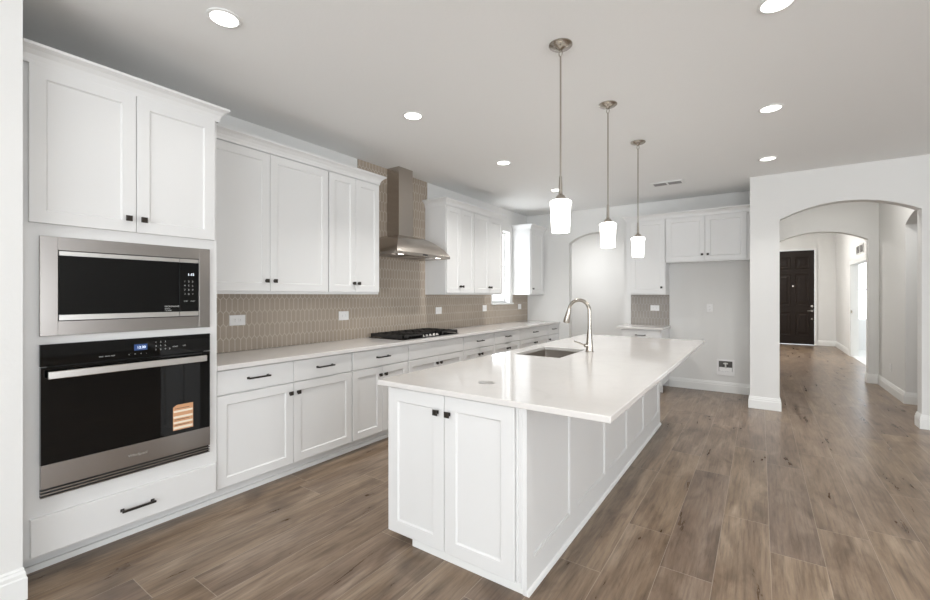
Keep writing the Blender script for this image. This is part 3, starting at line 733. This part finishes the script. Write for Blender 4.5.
# faucet
fx_, fy_ = -1.228, 3.70
t = thing('kitchen_faucet', 'brushed nickel gooseneck pull-down faucet behind the island sink', 'faucet', (fx_, fy_, .909))
b = B(); lathe(b, fx_, fy_, [(.035, .9095), (.035, .915), (.031, .920), (.029, .96), (.028, .99), (.024, 1.03), (.019, 1.08), (.0165, 1.11), (0, 1.11)], 28); obj('body', b, 'nickel', t, True)
pts = [(fx_, fy_, 1.08), (fx_, fy_, 1.15), (fx_, fy_, 1.22)]
R = .093
for k in range(0, 15):
    a = PI*k/14*.93; pts.append((fx_-R+R*math.cos(a), fy_, 1.262+R*1.05*math.sin(a)))
ex_, ez_ = pts[-1][0], pts[-1][2]; b = tube(B(), pts, .0155); obj('spout', b, 'nickel', t, True)
dx, dz = -.022, -.10; L_ = math.hypot(dx, dz); dx, dz = dx/L_, dz/L_
hp = [(ex_, ez_+.002), (ex_+dx*.01, ez_+dz*.01), (ex_+dx*.05, ez_+dz*.05), (ex_+dx*.115, ez_+dz*.115), (ex_+dx*.132, ez_+dz*.132)]
b = tube(B(), [(x, fy_, z) for x, z in hp], [.0165, .0180, .0225, .029, .027], 18); obj('spray_head', b, 'nickel', t, True)
b = B(); rod(b, (fx_-.012, fy_-.02, .965), (fx_-.030, fy_-.040, .965), .017, .015, 18); tube(b, [(fx_-.030, fy_-.040, .967), (fx_-.07, fy_-.055, .985), (fx_-.115, fy_-.065, 1.0)], [.008, .007, .0055], 10); obj('lever', b, 'nickel', t, True)
# grommet in the counter
t = thing('pop_up_outlet', 'round steel pop-up outlet cover flush in the island countertop', 'outlet', (-1.271, 2.055, .909))
b = B(); lathe(b, -1.271, 2.055, [(.047, .9092), (.047, .9105), (.043, .9115), (.041, .9105), (0, .9105)], 36); obj('cover', b, 'covergrey', t, True)
b = B(); lathe(b, -1.271, 2.055, [(.036, .9106), (.036, .9112), (.031, .9112), (.031, .9106)], 36, True); obj('seal_ring', b, 'valve', t, True)

# ------------------------------------------------------------------ pendants
def copy_tree(root, loc, label):
    r = root.copy(); COL.objects.link(r); r.location = loc; r['label'] = label
    for ch in list(root.children):
        c_ = ch.copy(); COL.objects.link(c_); c_.parent = r
        for g_ in ch.children:
            e_ = g_.copy(); COL.objects.link(e_); e_.parent = c_
    return r
PX, PY = -.966, 2.392
t = thing('pendant_light', 'pendant light nearest the camera over the island', 'pendant light', (PX, PY, H), 'pendant lights over the island')
b = B(); lathe(b, PX, PY, [(.068, H-.0005), (.068, H-.006), (.058, H-.014), (.036, H-.020), (.020, H-.026), (.012, H-.034), (0, H-.034)], 36); obj('ceiling_canopy', b, 'nickel', t, True)
b = B(); rr_ = [(PX+.010*math.cos(2*PI*k/16), PY, H-.052+.017*math.sin(2*PI*k/16)) for k in range(17)]; tube(b, rr_, .0028, 8); obj('loop', b, 'nickel', t, True)
b = B(); rod(b, (PX, PY, H-.068), (PX, PY, 2.08), .0052, seg=12); obj('stem', b, 'nickel', t, True)
b = B(); lathe(b, PX, PY, [(0, 2.10), (.008, 2.10), (.010, 2.05), (.0105, 2.01), (.012, 1.995), (.024, 1.985), (.030, 1.972), (.030, 1.962), (0, 1.962)], 28); obj('socket_cap', b, 'nickel', t, True)
b = B(); lathe(b, PX, PY, [(.028, 1.965), (.050, 1.960), (.062, 1.951), (.064, 1.944), (.060, 1.932), (.0575, 1.90), (.055, 1.83), (.052, 1.772), (.048, 1.772), (.051, 1.85), (.054, 1.93), (.048, 1.952), (.028, 1.960)], 40)
obj('shade', b, 'shade', t, True)
b = B(); lathe(b, PX, PY, [(0, 1.945), (.012, 1.945), (.014, 1.92), (.024, 1.88), (.026, 1.86), (.018, 1.838), (0, 1.832)], 20); obj('bulb', b, 'shade', t, True)
copy_tree(t, (PX, 3.345, H), 'middle pendant light over the island'); copy_tree(t, (PX, 4.332, H), 'farthest pendant light over the island, past the faucet')
# ------------------------------------------------------------------ recessed downlights, and added fill lights for the rooms beyond
t = thing('recessed_downlight', 'recessed downlight above the oven tower, nearest on the left', 'ceiling light', (-2.345, 1.147, H), 'recessed ceiling downlights')
b = B(); lathe(b, -2.345, 1.147, [(.085, H-.0003), (.085, H-.004), (.078, H-.007), (.068, H-.007), (.066, H-.0003)], 36, True); obj('trim_ring', b, 'trim', t, True)
b = B(); lathe(b, -2.345, 1.147, [(.0665, H-.0025), (.0665, H-.0045), (0, H-.0045)], 36); obj('lens', b, 'lamp', t, True)
proto_dl = t
def dl_or_fill_light(x, y, z=H, p=2.6, sp=115, col=(1, .985, .96)):
    area('downlight_or_fill', (x, y, z-.012), (0, 0, 0), .12, .12, p, col, 'DISK', math.radians(sp))
dl_or_fill_light(-2.345, 1.147, H, 1.5)
for x, y, lb in ((-2.342, 2.646, 'recessed downlight over the aisle in front of the wall cabinets, second on the left'), (-2.342, 4.151, 'recessed downlight over the aisle beyond the hood, third on the left'),
                 (-2.340, 5.640, 'recessed downlight beside the nearest pendant, farthest on the left'), (.070, 1.150, 'recessed downlight on the right, nearest the camera, beyond the frame'),
                 (.070, 2.667, 'recessed downlight at the top edge of the picture, right of the pendants'), (.070, 4.140, 'recessed downlight right of the middle pendant, upper of the two right ones'),
                 (.070, 5.640, 'recessed downlight closest to the big arch')):
    if y != 1.150: copy_tree(proto_dl, (x, y, H), lb)
    dl_or_fill_light(x, y, H, (11.5 if x < -1 else 4.8) if y > 4 else 5.0, 128 if (x < -1 and y > 4) else 98)
dl_or_fill_light(-3.0, 7.95, H, 24, 170, (.97, .98, 1)); dl_or_fill_light(.8, 7.15, HC, 20, 175); dl_or_fill_light(-.5, 12.6, HC, 95, 180); dl_or_fill_light(3.3, 8.0, HC, 12, 180)  # added fill to brighten passage, corridor, foyer and side room; no fixtures there
# ceiling supply vent
t = thing('ceiling_vent', 'white rectangular supply vent in the ceiling before the refrigerator cabinet', 'vent', (-1.0, 6.13, H))
vx, vy = -1.0, 6.13; b = B()
for a in ((-.19, .19, -.095, -.07), (-.19, .19, .07, .095), (-.19, -.165, -.07, .07), (.165, .19, -.07, .07), (-.012, .012, -.07, .07)): box(b, vx+a[0], vx+a[1], vy+a[2], vy+a[3], H-.010, H-.0005)
obj('frame', b, 'trim', t); obj('backing', bx(vx-.165, vx+.165, vy-.07, vy+.07, H-.003, H-.0005), 'ventdark', t)
for i in range(6):
    y = vy-.058+i*.023; b = bx(vx-.165, vx-.012, y, y+.009, H-.0095, H-.003); box(b, vx+.012, vx+.165, y, y+.009, H-.0095, H-.003); obj('slat', b, 'valve', t)
# return grille above the study doorway
t = thing('return_grille', 'small return air grille on the foyer wall above the doorway', 'vent', (XR, 12.0, 2.36))
b = B(); Fg = FN(XR); y0, y1, z0, z1 = 11.62, 12.42, 2.27, 2.46
for a in ((y0, y0+.03, z0, z1), (y1-.03, y1, z0, z1), (y0+.03, y1-.03, z0, z0+.02), (y0+.03, y1-.03, z1-.02, z1), ((y0+y1)/2-.015, (y0+y1)/2+.015, z0+.02, z1-.02)): fbox(b, Fg, *a, .0005, .012)
obj('frame', b, 'trim', t); b = B(); fbox(b, Fg, y0+.03, y1-.03, z0+.02, z1-.02, .0005, .004); obj('backing', b, 'ventdark', t)
for i in range(5):
    b = B(); z = z0+.03+i*.028; fbox(b, Fg, y0+.03, y1-.03, z, z+.010, .004, .010); obj('slat', b, 'valve', t)
